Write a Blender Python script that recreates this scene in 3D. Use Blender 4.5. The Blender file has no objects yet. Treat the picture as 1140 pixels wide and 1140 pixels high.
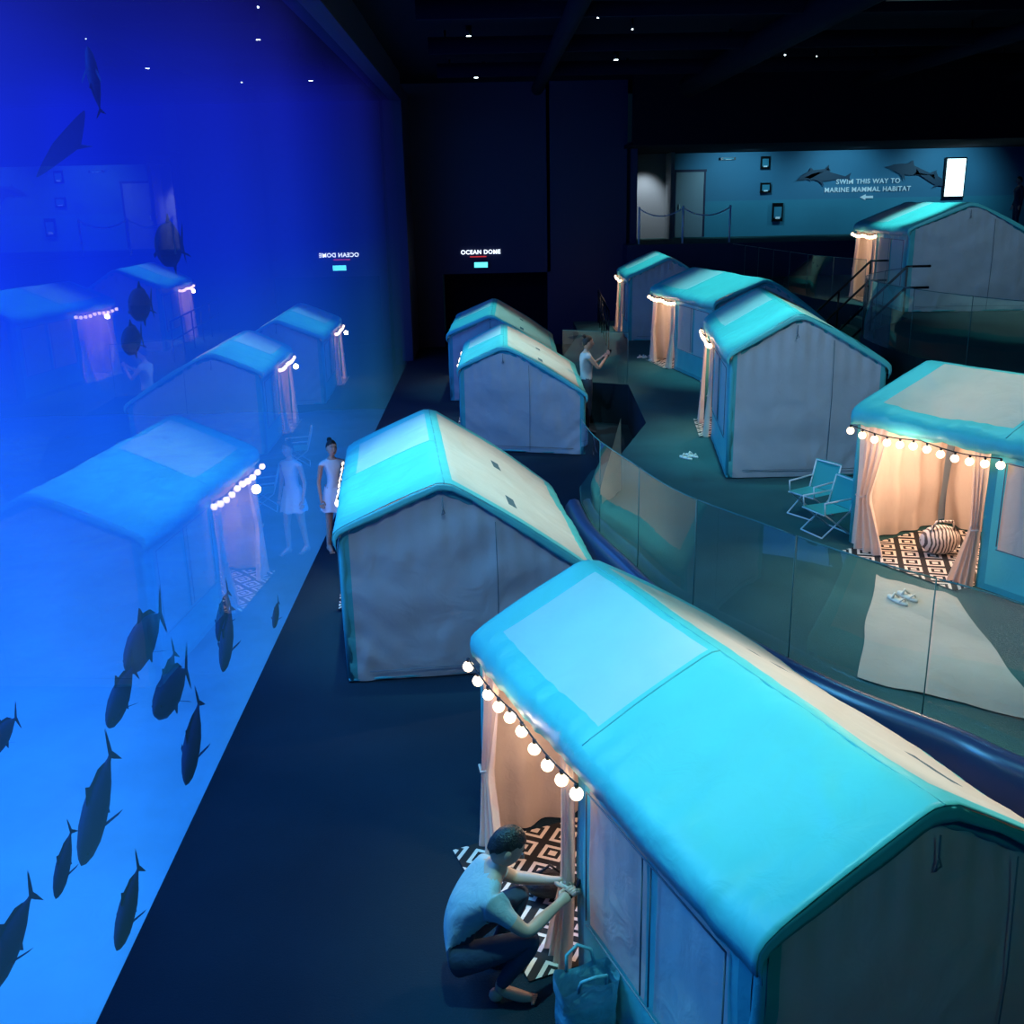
import bpy, math, random
from mathutils import Vector, Matrix, noise
random.seed(7)
S=bpy.context.scene
try: S.view_settings.view_transform='Standard'
except Exception: pass

# ------------------------------------------------------------------ materials
def mat(name, col, rough=.7, metal=0, emit=None, es=0, bump=0, bscale=20, var=0, vscale=5, transl=0, spec=.5, crease=0):
    m=bpy.data.materials.new(name); m.use_nodes=True
    nt=m.node_tree; N=nt.nodes; L=nt.links; N.clear()
    out=N.new('ShaderNodeOutputMaterial'); b=N.new('ShaderNodeBsdfPrincipled')
    b.inputs['Base Color'].default_value=(*col,1); b.inputs['Roughness'].default_value=rough
    b.inputs['Metallic'].default_value=metal
    b.inputs['Specular IOR Level'].default_value=spec
    if emit:
        b.inputs['Emission Color'].default_value=(*emit,1); b.inputs['Emission Strength'].default_value=es
        try: m.cycles.emission_sampling='NONE'
        except Exception: pass
    tc=N.new('ShaderNodeTexCoord')
    if var:
        n=N.new('ShaderNodeTexNoise'); n.inputs['Scale'].default_value=vscale; n.inputs['Detail'].default_value=5
        L.new(tc.outputs['Object'],n.inputs['Vector'])
        mx=N.new('ShaderNodeMix'); mx.data_type='RGBA'
        mx.inputs[6].default_value=(*[c*(1-var) for c in col],1); mx.inputs[7].default_value=(*[min(1,c*(1+var)) for c in col],1)
        L.new(n.outputs['Fac'],mx.inputs[0]); L.new(mx.outputs[2],b.inputs['Base Color'])
    if bump:
        n2=N.new('ShaderNodeTexNoise'); n2.inputs['Scale'].default_value=bscale; n2.inputs['Detail'].default_value=3
        n2.inputs['Distortion'].default_value=.8
        L.new(tc.outputs['Object'],n2.inputs['Vector'])
        bp=N.new('ShaderNodeBump'); bp.inputs['Strength'].default_value=bump; bp.inputs['Distance'].default_value=.05
        L.new(n2.outputs['Fac'],bp.inputs['Height'])
        last=bp
        if crease:
            n3=N.new('ShaderNodeTexNoise')
            try: n3.noise_type='RIDGED_MULTIFRACTAL'; n3.normalize=True
            except Exception: pass
            n3.inputs['Scale'].default_value=2.6; n3.inputs['Detail'].default_value=2.0; n3.inputs['Distortion'].default_value=.5
            mp=N.new('ShaderNodeMapping'); mp.inputs['Scale'].default_value=(1.0,.7,.6); mp.inputs['Rotation'].default_value=(.5,.3,.4)
            L.new(tc.outputs['Object'],mp.inputs[0]); L.new(mp.outputs[0],n3.inputs['Vector'])
            b3=N.new('ShaderNodeBump'); b3.inputs['Strength'].default_value=crease; b3.inputs['Distance'].default_value=.06
            L.new(n3.outputs['Fac'],b3.inputs['Height']); L.new(bp.outputs['Normal'],b3.inputs['Normal']); last=b3
        L.new(last.outputs['Normal'],b.inputs['Normal'])
    if transl:
        t=N.new('ShaderNodeBsdfTranslucent'); t.inputs['Color'].default_value=(*col,1)
        ms=N.new('ShaderNodeMixShader'); ms.inputs[0].default_value=transl
        L.new(b.outputs[0],ms.inputs[1]); L.new(t.outputs[0],ms.inputs[2]); L.new(ms.outputs[0],out.inputs[0])
    else: L.new(b.outputs[0],out.inputs[0])
    return m

def glassmat(name, tint, f0=.06, boost=1.0):
    # thin pane: symmetric Schlick reflectance from either side
    m=bpy.data.materials.new(name); m.use_nodes=True
    nt=m.node_tree; N=nt.nodes; L=nt.links; N.clear()
    out=N.new('ShaderNodeOutputMaterial'); tr=N.new('ShaderNodeBsdfTransparent'); tr.inputs[0].default_value=(*tint,1)
    gl=N.new('ShaderNodeBsdfGlossy'); gl.inputs['Roughness'].default_value=0; gl.inputs['Color'].default_value=(.95,.97,1,1)
    lw=N.new('ShaderNodeLayerWeight'); lw.inputs['Blend'].default_value=.5
    pw=N.new('ShaderNodeMath'); pw.operation='POWER'; pw.inputs[1].default_value=5
    mu=N.new('ShaderNodeMath'); mu.operation='MULTIPLY_ADD'; mu.inputs[1].default_value=boost; mu.inputs[2].default_value=f0; mu.use_clamp=True
    ms=N.new('ShaderNodeMixShader')
    L.new(lw.outputs['Facing'],pw.inputs[0]); L.new(pw.outputs[0],mu.inputs[0]); L.new(mu.outputs[0],ms.inputs[0]); L.new(tr.outputs[0],ms.inputs[1]); L.new(gl.outputs[0],ms.inputs[2]); L.new(ms.outputs[0],out.inputs[0])
    return m

M={}
M['teal']=mat('fly_teal_fabric',(.11,.60,.59),.42,bump=.2,bscale=6,var=.12,vscale=3,transl=.12,crease=.45)
M['white']=mat('fly_white_panel',(.50,.68,.67),.5,bump=.2,bscale=5,var=.06,transl=.2,crease=.4)
M['beige']=mat('tent_beige_canvas',(.74,.63,.54),.7,bump=.3,bscale=5,var=.1,transl=.25,crease=.5)
M['grey']=mat('tent_gable_canvas',(.45,.51,.56),.75,bump=.3,bscale=3.5,var=.10,transl=.15,crease=.7)
M['edge']=mat('tent_frame_sleeve',(.07,.40,.42),.5,bump=.15,bscale=12,spec=.3)
M['mesh']=mat('window_mesh',(.05,.09,.11),.8)
M['seam']=mat('seam_tape',(.12,.17,.20),.6)
M['drape']=mat('door_drape',(.80,.64,.54),.8,bump=.2,bscale=15,transl=.3,crease=.5)
M['bulb']=mat('festoon_bulb',(1,.85,.65),.3,emit=(1,.74,.46),es=3.4)
M['cable']=mat('black_cable',(.01,.01,.012),.5)
M['black']=mat('black_metal',(.008,.009,.012),.35,metal=.6)
M['alu']=mat('white_metal',(.7,.75,.78),.35)
M['skin']=mat('skin',(.55,.33,.24),.5)
M['hair']=mat('hair',(.012,.009,.008),.5,bump=.3,bscale=60)
M['eye']=mat('eye',(.02,.02,.02),.2)
M['lip']=mat('lip',(.4,.15,.13),.5)
M['shirt']=mat('grey_tshirt',(.36,.45,.47),.85,bump=.3,bscale=9,crease=.6)
M['jean']=mat('dark_trousers',(.03,.05,.09),.85,bump=.2,bscale=12)
M['whitecloth']=mat('white_cotton',(.72,.74,.76),.85,bump=.2,bscale=10)
M['greycloth']=mat('grey_vest',(.38,.42,.46),.85,bump=.2,bscale=10)
M['phone']=mat('phone_body',(.01,.01,.012),.2)
M['fish']=mat('fish_skin',(.006,.022,.11),.7,var=.3,vscale=6,spec=.15)
M['sand']=mat('tank_sand',(.50,.72,.75),.9,bump=.7,bscale=2,var=.4,vscale=1.0)
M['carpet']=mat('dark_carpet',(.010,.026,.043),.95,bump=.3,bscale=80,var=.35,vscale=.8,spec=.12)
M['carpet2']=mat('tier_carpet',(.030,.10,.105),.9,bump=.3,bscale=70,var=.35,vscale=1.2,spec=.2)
M['navy']=mat('navy_paint',(.008,.012,.06),.6)
M['kerb']=mat('kerb_blue_laminate',(.012,.028,.09),.28,spec=.6)
M['ceil']=mat('black_ceiling',(.004,.005,.014),.95,spec=.1)
M['down']=mat('downlight_lens',(.6,.8,.8),.3,emit=(.75,.95,1),es=9)
M['glow']=mat('lit_sign',(.8,.95,1),.3,emit=(.7,.95,1),es=2.2)
M['text']=mat('sign_letters',(.9,.95,1),.4,emit=(.85,.95,1),es=1.6)
M['textdim']=mat('mural_letters',(.75,.85,.9),.5,emit=(.5,.75,.85),es=.15)
M['green']=mat('exit_sign_face',(.1,.7,.7),.4,emit=(.1,.75,.8),es=2.0)
M['red']=mat('red_line',(.5,.02,.03),.4,emit=(1,.05,.05),es=.6)
M['mural']=mat('mural_paint',(.05,.22,.36),.7,var=.3,vscale=.35)
M['murallow']=mat('mural_paint_sea',(.045,.28,.40),.7,var=.3,vscale=.4)
M['dolphin']=mat('dolphin_print',(.01,.05,.10),.6)
M['door']=mat('grey_door',(.25,.30,.34),.5)
M['chairfab']=mat('chair_fabric',(.05,.38,.36),.8)
M['bag']=mat('teal_tote_plastic',(.14,.42,.48),.35,bump=.6,bscale=9,var=.55,vscale=12,transl=.2)
M['mat']=mat('mat_and_lit_patch',(.44,.39,.34),.9,bump=.2,bscale=10,var=.25,vscale=1.5,crease=.5)  # folded mat, and the sheet that imitates a lit floor patch
M['rubber']=mat('sandal',(.7,.66,.6),.6)
M['glass']=glassmat('balustrade_glass',(.84,.96,.95),.07,1.0)
M['acrylic']=glassmat('aquarium_acrylic',(.97,.98,1),.045,1.1)
M['glassedge']=mat('glass_edge',(.03,.16,.17),.3)

def rugmat():
    m=mat('diamond_rug',(.6,.5,.45),.9); nt=m.node_tree; N=nt.nodes; L=nt.links
    b=[n for n in N if n.type=='BSDF_PRINCIPLED'][0]
    tc=N.new('ShaderNodeTexCoord'); mp=N.new('ShaderNodeMapping'); mp.inputs['Rotation'].default_value=(0,0,math.radians(45)); mp.inputs['Scale'].default_value=(4.6,4.6,1)
    L.new(tc.outputs['UV'],mp.inputs[0]); sx=N.new('ShaderNodeSeparateXYZ'); L.new(mp.outputs[0],sx.inputs[0])
    def M1(op,a,v=None):
        n=N.new('ShaderNodeMath'); n.operation=op; L.new(a,n.inputs[0])
        if v is not None:
            if hasattr(v,'is_linked'): L.new(v,n.inputs[1])
            else: n.inputs[1].default_value=v
        return n.outputs[0]
    u=M1('ABSOLUTE',M1('SUBTRACT',M1('FRACT',sx.outputs[0]),.5)); v=M1('ABSOLUTE',M1('SUBTRACT',M1('FRACT',sx.outputs[1]),.5))
    q=M1('MAXIMUM',u,v); f=M1('GREATER_THAN',M1('FRACT',M1('MULTIPLY',q,4.0)),.5)
    mx=N.new('ShaderNodeMix'); mx.data_type='RGBA'; mx.inputs[6].default_value=(.76,.64,.56,1); mx.inputs[7].default_value=(.015,.012,.013,1)
    L.new(f,mx.inputs[0]); L.new(mx.outputs[2],b.inputs['Base Color'])
    return m
M['rug']=rugmat()
def zebramat():
    m=mat('zebra_weave',(.6,.5,.45),.9); nt=m.node_tree; N=nt.nodes; L=nt.links
    b=[n for n in N if n.type=='BSDF_PRINCIPLED'][0]
    tc=N.new('ShaderNodeTexCoord'); w=N.new('ShaderNodeTexWave'); w.inputs['Scale'].default_value=9; w.inputs['Distortion'].default_value=4
    L.new(tc.outputs['Object'],w.inputs[0]); r=N.new('ShaderNodeValToRGB'); r.color_ramp.elements[0].position=.3; r.color_ramp.elements[1].position=.5
    r.color_ramp.elements[0].color=(.10,.07,.06,1); r.color_ramp.elements[1].color=(.7,.58,.5,1)
    L.new(w.outputs['Fac'],r.inputs[0]); L.new(r.outputs[0],b.inputs['Base Color']); return m
M['zebra']=zebramat()

# ------------------------------------------------------------------ mesh builder
class MB:
    def __init__(s): s.v=[]; s.f=[]; s.m=[]; s.mats=[]
    def mi(s,k):
        if k not in s.mats: s.mats.append(k)
        return s.mats.index(k)
    def grid(s,P,nu,nv,matf,close=False):
        o=len(s.v)
        for i in range(nu+1):
            for j in range(nv+1): s.v.append(Vector(P(i/nu,j/nv)))
        for i in range(nu):
            for j in range(nv):
                k=matf((i+.5)/nu,(j+.5)/nv) if callable(matf) else matf
                if k is None: continue
                a=o+i*(nv+1)+j
                s.f.append((a,a+1,a+nv+2,a+nv+1)); s.m.append(s.mi(k))
    def poly(s,pts,k):
        o=len(s.v); s.v+= [Vector(p) for p in pts]; s.f.append(tuple(range(o,o+len(pts)))); s.m.append(s.mi(k))
    def prism(s,pts,z0,z1,k,ktop=None):
        n=len(pts); o=len(s.v)
        s.v+=[Vector((p[0],p[1],z0)) for p in pts]+[Vector((p[0],p[1],z1)) for p in pts]
        for i in range(n):
            j=(i+1)%n; s.f.append((o+i,o+j,o+n+j,o+n+i)); s.m.append(s.mi(k))
        s.f.append(tuple(o+n+i for i in range(n))); s.m.append(s.mi(ktop or k))
        s.f.append(tuple(o+i for i in reversed(range(n)))); s.m.append(s.mi(k))
    def box(s,c,d,k,rot=None):
        o=len(s.v); R=rot or Matrix.Identity(3)
        for x in (-.5,.5):
            for y in (-.5,.5):
                for z in (-.5,.5): s.v.append(Vector(c)+R@Vector((x*d[0],y*d[1],z*d[2])))
        for q in [(0,1,3,2),(4,6,7,5),(0,4,5,1),(2,3,7,6),(0,2,6,4),(1,5,7,3)]:
            s.f.append(tuple(o+i for i in q)); s.m.append(s.mi(k))
    def tube(s,pts,r,k,n=10,flat=None):
        pts=[Vector(p) for p in pts]; N=len(pts); rs=r if isinstance(r,(list,tuple)) else [r]*N
        o=len(s.v); ref=None
        for i,p in enumerate(pts):
            t=(pts[min(i+1,N-1)]-pts[max(i-1,0)]).normalized()
            if ref is None: ref=Vector((0,0,1)) if abs(t.z)<.9 else Vector((1,0,0))
            a=(ref-t*ref.dot(t))
            if a.length<1e-4: a=Vector((1,0,0)) if abs(t.x)<.9 else Vector((0,1,0)); a=a-t*a.dot(t)
            a.normalize(); ref=a; b=t.cross(a)
            for q in range(n):
                w=2*math.pi*q/n; s.v.append(p+(a*math.cos(w)+b*math.sin(w))*rs[i])
        for i in range(N-1):
            for q in range(n):
                q2=(q+1)%n; s.f.append((o+i*n+q,o+i*n+q2,o+(i+1)*n+q2,o+(i+1)*n+q)); s.m.append(s.mi(k))
        s.f.append(tuple(o+q for q in reversed(range(n)))); s.m.append(s.mi(k))
        s.f.append(tuple(o+(N-1)*n+q for q in range(n))); s.m.append(s.mi(k))
    def sphere(s,c,r,k,nu=12,nv=8,fn=None,rot=None):
        r=r if isinstance(r,(list,tuple)) else (r,r,r); R=rot or Matrix.Identity(3)
        def P(a,b):
            th=2*math.pi*a; ph=math.pi*b
            p=Vector((math.sin(ph)*math.cos(th)*r[0],math.sin(ph)*math.sin(th)*r[1],math.cos(ph)*r[2]))
            if fn: p=fn(p)
            return Vector(c)+R@p
        s.grid(P,nu,nv,k)
    def addmesh(s,me,mf):
        o=len(s.v); s.v+=[v.co.copy() for v in me.vertices]
        for p in me.polygons: s.f.append(tuple(o+i for i in p.vertices)); s.m.append(s.mi(mf(p.center)))
    def obj(s,name,parent=None,smooth=True,xf=None):
        me=bpy.data.meshes.new(name)
        V=[(xf@v if xf else v) for v in s.v]
        org=Vector((0,0,0))
        if V and parent is None:
            org=Vector((sum(v.x for v in V)/len(V),sum(v.y for v in V)/len(V),min(v.z for v in V)))
        elif parent is not None: org=parent.location
        me.from_pydata([v-org for v in V],[],s.f)
        for k in s.mats: me.materials.append(M[k])
        for p,i in zip(me.polygons,s.m): p.material_index=i; p.use_smooth=smooth
        me.update()
        ob=bpy.data.objects.new(name,me); S.collection.objects.link(ob)
        if parent is not None: ob.parent=parent
        else: ob.location=org
        return ob
def empty(name,loc):
    e=bpy.data.objects.new(name,None); e.location=loc; e.empty_display_size=.2; S.collection.objects.link(e); return e
def light(name,typ,loc,tgt,energy,col,parent=None,**k):
    l=bpy.data.lights.new(name,typ); l.energy=energy; l.color=col
    for a,b in k.items(): setattr(l,a,b)
    o=bpy.data.objects.new(name,l); S.collection.objects.link(o); o.location=loc
    if tgt is not None: o.rotation_euler=(Vector(tgt)-Vector(loc)).to_track_quat('-Z','Y').to_euler()
    if parent is not None: o.parent=parent; o.location=Vector(loc)-parent.location
    return o

# ------------------------------------------------------------------ camera
H=4.3
al=math.radians(16.9); yaw=math.radians(1.19); th=math.radians(1.2)
F=Vector((math.sin(yaw)*math.cos(al),math.cos(yaw)*math.cos(al),-math.sin(al)))
R0=Vector((math.cos(yaw),-math.sin(yaw),0)); U0=R0.cross(F)
R=R0*math.cos(th)-U0*math.sin(th); U=U0*math.cos(th)+R0*math.sin(th)
cd=bpy.data.cameras.new('camera'); cam=bpy.data.objects.new('camera',cd); S.collection.objects.link(cam)
cam.matrix_world=Matrix(((R.x,U.x,-F.x,0),(R.y,U.y,-F.y,0),(R.z,U.z,-F.z,H),(0,0,0,1)))
cd.sensor_width=36; cd.sensor_height=36; cd.lens=36.0; cd.clip_end=200
S.camera=cam

# ------------------------------------------------------------------ room shell
GX=-2.26
def simple(name,fn,smooth=False):
    b=MB(); fn(b); return b.obj(name,smooth=smooth)
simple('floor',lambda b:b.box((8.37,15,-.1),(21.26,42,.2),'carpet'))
simple('ceiling',lambda b:b.box((8.4,15,7.7),(21.6,42.4,.2),'ceil'))
simple('wall_right',lambda b:b.box((19.1,15,3.8),(.2,42,7.6),'navy'))
simple('wall_rear',lambda b:b.box((8.4,-6.1,3.8),(21.4,.2,7.6),'navy'))
simple('wall_left',lambda b:(b.box((GX-.1,11.5,7.25),(.5,35.4,.66),'navy'),b.box((GX-.1,30.7,3.6),(.5,3.0,7.4),'navy')))
def endwall(b):
    b.box((-1.9,32.1,3.8),(1.2,.2,7.6),'navy'); b.box((.35,32.1,4.9),(3.3,.2,5.4),'navy'); b.box((3.1,32.1,3.8),(2.4,.2,7.6),'navy')
    b.box((.35,33.2,1.1),(3.3,.1,2.4),'ceil')
simple('wall_end',endwall)
def bw(b):
    b.box((12.7,36.12,5.0),(12.8,.2,1.7),'mural')
    b.box((12.7,36.10,3.5),(12.8,.2,1.3),'murallow')
    b.box((5.6,36.2,4.4),(1.5,.2,3.0),'door')
simple('wall_back',bw)
simple('wall_partition',lambda b:b.box((4.5,34,4.4),(.2,4.2,3.0),'navy'))
simple('wall_nib',lambda b:b.box((6.2,35.5,4.4),(.12,1.0,3.0),'door'))
simple('trim_1',lambda b:b.box((11.7,30.2,6.65),(15,.3,1.9),'ceil'))
simple('trim_2',lambda b:b.box((11.7,33.1,5.75),(15,6.0,.1),'ceil'))
def door(b):
    b.box((6.95,35.93,4.05),(.95,.05,2.1),'door'); b.box((6.95,35.92,5.14),(1.1,.06,.08),'navy'); b.box((6.45,35.92,4.05),(.06,.06,2.1),'navy'); b.box((7.45,35.92,4.05),(.06,.06,2.1),'navy'); b.box((6.60,35.88,4.0),(.03,.06,.15),'alu')
simple('door_1',door)
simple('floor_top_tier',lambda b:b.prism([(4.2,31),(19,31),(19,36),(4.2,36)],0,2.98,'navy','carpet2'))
edge=[(5.2,3.6),(4.2,4.75),(3.4,5.7),(3.15,6.1),(2.6,6.8),(2.15,7.6),(1.65,8.6),(1.38,9.7),(1.15,10.8),(1.08,11.8)]
def smooth_poly(p,n=6):
    o=[]
    P=[Vector((*q,0)) for q in p]
    for i in range(len(P)-1):
        a=P[max(i-1,0)];b=P[i];c=P[i+1];d=P[min(i+2,len(P)-1)]
        for k in range(n):
            t=k/n; o.append(.5*((2*b)+(c-a)*t+(2*a-5*b+4*c-d)*t*t+(-a+3*b-3*c+d)*t**3))
    o.append(P[-1]); return [(q.x,q.y) for q in o]
E1=smooth_poly(edge)
E1full=E1+[(1.12,12.5),(1.35,13.3),(1.9,14.3),(2.55,16.3),(2.75,19.9),(1.5,20.6),(1.6,23),(2.5,28),(2.6,31)]
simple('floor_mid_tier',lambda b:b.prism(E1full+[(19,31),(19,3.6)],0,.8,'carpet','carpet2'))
def kerb(b):
    n=len(E1)
    def off(i,d):
        p=Vector(E1[i]); q=Vector(E1[min(i+1,n-1)])-Vector(E1[max(i-1,0)]); q.normalize()
        nn=Vector((-q.y,q.x)); return p+nn*d
    prof=[(-.02,.80),(-.03,.84),(-.08,.86),(-.14,.85),(-.19,.78),(-.21,.6),(-.21,0.0)]
    def P(a,c):
        i=int(round(a*(n-1))); j=int(round(c*(len(prof)-1))); o=off(i,-prof[j][0]); return (o.x,o.y,prof[j][1])
    b.grid(P,n-1,len(prof)-1,'kerb')
simple('balustrade_kerb',kerb,True)
def glass_run(name,pts,z0,h,step=1.25):
    b=MB()
    P=[Vector(p) for p in pts]; L=[0]
    for i in range(1,len(P)): L.append(L[-1]+(P[i]-P[i-1]).length)
    def at(s):
        for i in range(1,len(P)):
            if s<=L[i] or i==len(P)-1:
                t=(s-L[i-1])/max(1e-6,L[i]-L[i-1]); return P[i-1].lerp(P[i],min(1,t))
    n=max(1,round(L[-1]/step)); st=L[-1]/n
    for k in range(n):
        s0=k*st+.01; s1=(k+1)*st-.01
        Q=[at(s0+(s1-s0)*i/6) for i in range(7)]
        b.grid(lambda a,c:(Q[int(round(a*6))].x,Q[int(round(a*6))].y,z0+c*h),6,1,'glass')
        b.tube([(Q[0].x,Q[0].y,z0),(Q[0].x,Q[0].y,z0+h)],.005,'glassedge',5)
        b.tube([(q.x,q.y,z0+h) for q in Q],.006,'glassedge',5)
    return b.obj(name,smooth=True)
glass_run('glass_balustrade',E1,.81,1.02)
glass_run('glass_balustrade',[(2.75,19.95),(1.5,20.6)],.81,1.0)
E2=[(9.6,9.6),(7.2,12.2),(6.25,14.8),(6.4,17.5),(8.05,19.6)]
E3=[(8.05,22.0),(7.6,24.0),(7.3,30.9)]
simple('floor_upper_tier',lambda b:b.prism(E2+E3+[(19,31),(19,9.6)],.8,2.0,'carpet','carpet2'))
glass_run('glass_balustrade',smooth_poly(E2),2.01,.95)
glass_run('glass_balustrade',E3,2.01,.95)
def stair(b):
    n=7
    for i in range(n):
        b.box((6.78+.09+i*.18+ (8.05-6.78-i*.18)/2-.09, 20.8,.8+(i+1)*1.2/n/2),(8.05-6.78-i*.18,1.8,(i+1)*1.2/n),'carpet2')
simple('staircase',stair)
for yy in (19.84,21.76):
    b=MB()
    for h in (.55,.95): b.tube([(6.6,yy,.8+h-.1),(6.8,yy,.8+h),(8.05,yy,2.0+h),(8.5,yy,2.0+h)],.025,'black',8)
    for t in (0,.5,1): b.tube([(6.8+1.25*t,yy,.85+1.2*t-.05*(1-t)),(6.8+1.25*t,yy,1.75+1.2*t)],.022,'black',8)
    b.obj('stair_handrail')
b=MB()
for x in (4.6,5.9,7.3): b.tube([(x,31.4,2.985),(x,31.4,4.05)],.03,'alu',8)
for x0,x1 in ((4.6,5.9),(5.9,7.3)):
    b.tube([(x0+(x1-x0)*t,31.4,4.0-.9*t*(1-t)) for t in [i/10 for i in range(11)]],.018,'alu',6)
b.obj('rope_barrier')
b=MB()
for h in (.5,.95): b.tube([(2.9,24.5,.8+h),(3.3,30.5,.8+h)],.022,'black',6)
for i in range(6): b.tube([(2.9+.08*i,24.5+1.2*i,.8),(2.9+.08*i,24.5+1.2*i,1.75)],.02,'black',6)
b.obj('black_railing')

# ---- signage
def text(name,s,loc,size,matk,rot=(math.pi/2,0,0),align='CENTER',parent=None):
    c=bpy.data.curves.new(name,'FONT'); c.body=s; c.size=size; c.align_x=align; c.extrude=.01; c.offset=.004; c.space_character=1.1
    o=bpy.data.objects.new(name,c); S.collection.objects.link(o); o.location=loc; o.rotation_euler=rot; c.materials.append(M[matk])
    dg=bpy.context.evaluated_depsgraph_get(); me=bpy.data.meshes.new_from_object(o.evaluated_get(dg)); S.collection.objects.unlink(o)
    o2=bpy.data.objects.new(name,me); S.collection.objects.link(o2); o2.location=loc; o2.rotation_euler=rot
    if parent is not None: o2.parent=parent; o2.location=Vector(loc)-parent.location
    return o2
e=empty('hall_name_sign',(-.12,31.95,2.75))
text('letters','OCEAN DOME',(-.12,31.97,2.78),.17,'text',parent=e)
b=MB(); b.box((-.2,31.97,2.70),(.5,.03,.025),'red'); b.obj('underline',parent=e,smooth=False)
b=MB(); b.box((-.12,31.95,2.46),(.5,.05,.2),'navy'); b.box((-.12,31.92,2.46),(.40,.03,.15),'green'); b.obj('exit_sign',smooth=False)
e=empty('wall_mural_lettering',(12.9,35.96,4.5))
text('letters_1','SWIM THIS WAY TO',(13.0,35.97,4.62),.22,'textdim',parent=e)
text('letters_2','MARINE MAMMAL HABITAT',(13.0,35.97,4.36),.22,'textdim',parent=e)
b=MB(); b.poly([(12.75,35.96,4.18),(12.95,35.96,4.08),(12.95,35.96,4.28)],'textdim'); b.box((13.07,35.96,4.18),(.26,.02,.08),'textdim'); b.obj('arrow',parent=e,smooth=False)
def dolphin(c,s,ang,flip=1):
    o=[(1,0),(.8,.07),(.68,.14),(.4,.2),(.15,.23),(-.02,.38),(-.1,.2),(-.45,.1),(-.75,.02),(-1.0,.16),(-.93,-.02),(-1.0,-.18),(-.75,-.05),(-.4,-.1),(0,-.16),(.2,-.16),(.12,-.38),(.35,-.16),(.65,-.08),(.82,-.02)]
    ca,sa=math.cos(ang),math.sin(ang)
    b.poly([(c[0]+s*(flip*x*ca-z*sa),35.95,c[1]+s*(flip*x*sa+z*ca)) for x,z in o],'dolphin')
b=MB(); dolphin((11.6,4.85),.8,.0,-1); dolphin((11.1,4.95),.6,.35,-1); dolphin((14.4,5.0),.9,-.15,-1); dolphin((15.2,4.7),.7,-.4,1); b.obj('dolphin_mural',smooth=False)
b=MB(); b.box((15.9,35.9,4.75),(.72,.08,1.3),'black'); b.box((15.9,35.85,4.75),(.62,.04,1.2),'glow'); b.obj('lit_display_panel',smooth=False)
for (x,z,w,h) in ((9.45,5.35,.3,.4),(9.5,4.55,.35,.32),(9.95,3.75,.36,.6),(8.2,5.5,.5,.08)):
    b=MB(); b.box((x,35.9,z),(w,.08,h),'black'); b.box((x,35.85,z),(w*.7,.04,h*.6),'murallow'); b.box((x,35.84,z-h*.3),(w*.4,.04,h*.12),'textdim'); b.obj('wall_notice_box',smooth=False)

# ---- ceiling fittings
b=MB()
DL=[(-.9,18.5,.05),(-.4,24,.05),(.1,27.5,.05),(-.1,29,.05),(3.9,18.5,.05),(3.2,26,.05),(-.8,16,.06),(9.5,26.5,.05),(13.5,28.0,.05),(14.5,27,.06),(-.2,22,.045),(2.0,28.5,.04),(5.6,18.6,.06),(5.2,23,.03)]
rr=random.Random(5)
for i in range(24): DL.append((rr.uniform(-1,14),rr.uniform(17.5,29.5),rr.choice([.014,.018,.022,.03])))
for x,y,r in DL:
    b.tube([(x,y,7.6),(x,y,7.42)],r*1.4,'black',8); b.tube([(x,y,7.42),(x,y,7.40)],r,'down',8)
b.obj('ceiling_downlights')
b=MB()
for y in (10,14,18,22,26): b.box((8,y,7.25),(18,.12,.3),'ceil')
for x in (1.5,5.5,10,14): b.tube([(x,4,7.1),(x,29,7.1)],.16 if x!=5.5 else .28,'ceil',12)
b.obj('ceiling_ductwork')
b=MB(); b.box((6.5,15.6,6.95),(1.5,.35,.12),'black'); b.box((6.5,15.4,6.9),(1.3,.04,.1),'murallow'); b.obj('ceiling_air_unit',smooth=False)

# ------------------------------------------------------------------ aquarium
b=MB(); b.poly([(GX,-6,0),(GX,29,0),(GX,29,6.9),(GX,-6,6.9)],'acrylic'); g=b.obj('aquarium_window',smooth=False)
def sandP(a,c):
    x=-14.95+a*12.6; y=-5.95+c*34.9; return (x,y,-1.35+.25*noise.noise(Vector((x*.3,y*.3,0)))+.08*noise.noise(Vector((x*1.2,y*1.2,3))))
b=MB(); b.grid(sandP,50,120,'sand'); b.obj('floor_tank_sand')
simple('wall_tank_rear',lambda b:b.box((-15.2,11.5,2.7),(.2,35.3,8.4),'navy'))
simple('wall_tank_end',lambda b:b.box((-8.9,29.15,2.7),(12.4,.2,8.4),'navy'))
wm=bpy.data.materials.new('tank_water'); wm.use_nodes=True; nt=wm.node_tree; N=nt.nodes; Lk=nt.links; N.clear()
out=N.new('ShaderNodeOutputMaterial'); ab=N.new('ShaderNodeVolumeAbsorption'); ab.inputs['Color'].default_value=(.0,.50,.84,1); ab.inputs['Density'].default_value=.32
em=N.new('ShaderNodeEmission'); ad=N.new('ShaderNodeAddShader')  # glow inside the water stands in for scattered light
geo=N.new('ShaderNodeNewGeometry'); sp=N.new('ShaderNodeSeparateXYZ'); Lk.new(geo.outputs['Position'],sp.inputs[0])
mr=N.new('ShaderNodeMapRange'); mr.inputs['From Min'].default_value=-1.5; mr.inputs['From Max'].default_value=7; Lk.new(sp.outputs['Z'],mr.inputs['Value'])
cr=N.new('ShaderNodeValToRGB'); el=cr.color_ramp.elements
el[0].position=0; el[0].color=(.16,.78,.88,1); el[1].position=1; el[1].color=(.05,.03,.72,1)  # ramp paints the sand's bounce light low down, dimmer blue higher up
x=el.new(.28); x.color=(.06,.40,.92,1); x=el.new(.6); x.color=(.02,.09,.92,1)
Lk.new(mr.outputs[0],cr.inputs[0]); Lk.new(cr.outputs[0],em.inputs[0])
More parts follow.
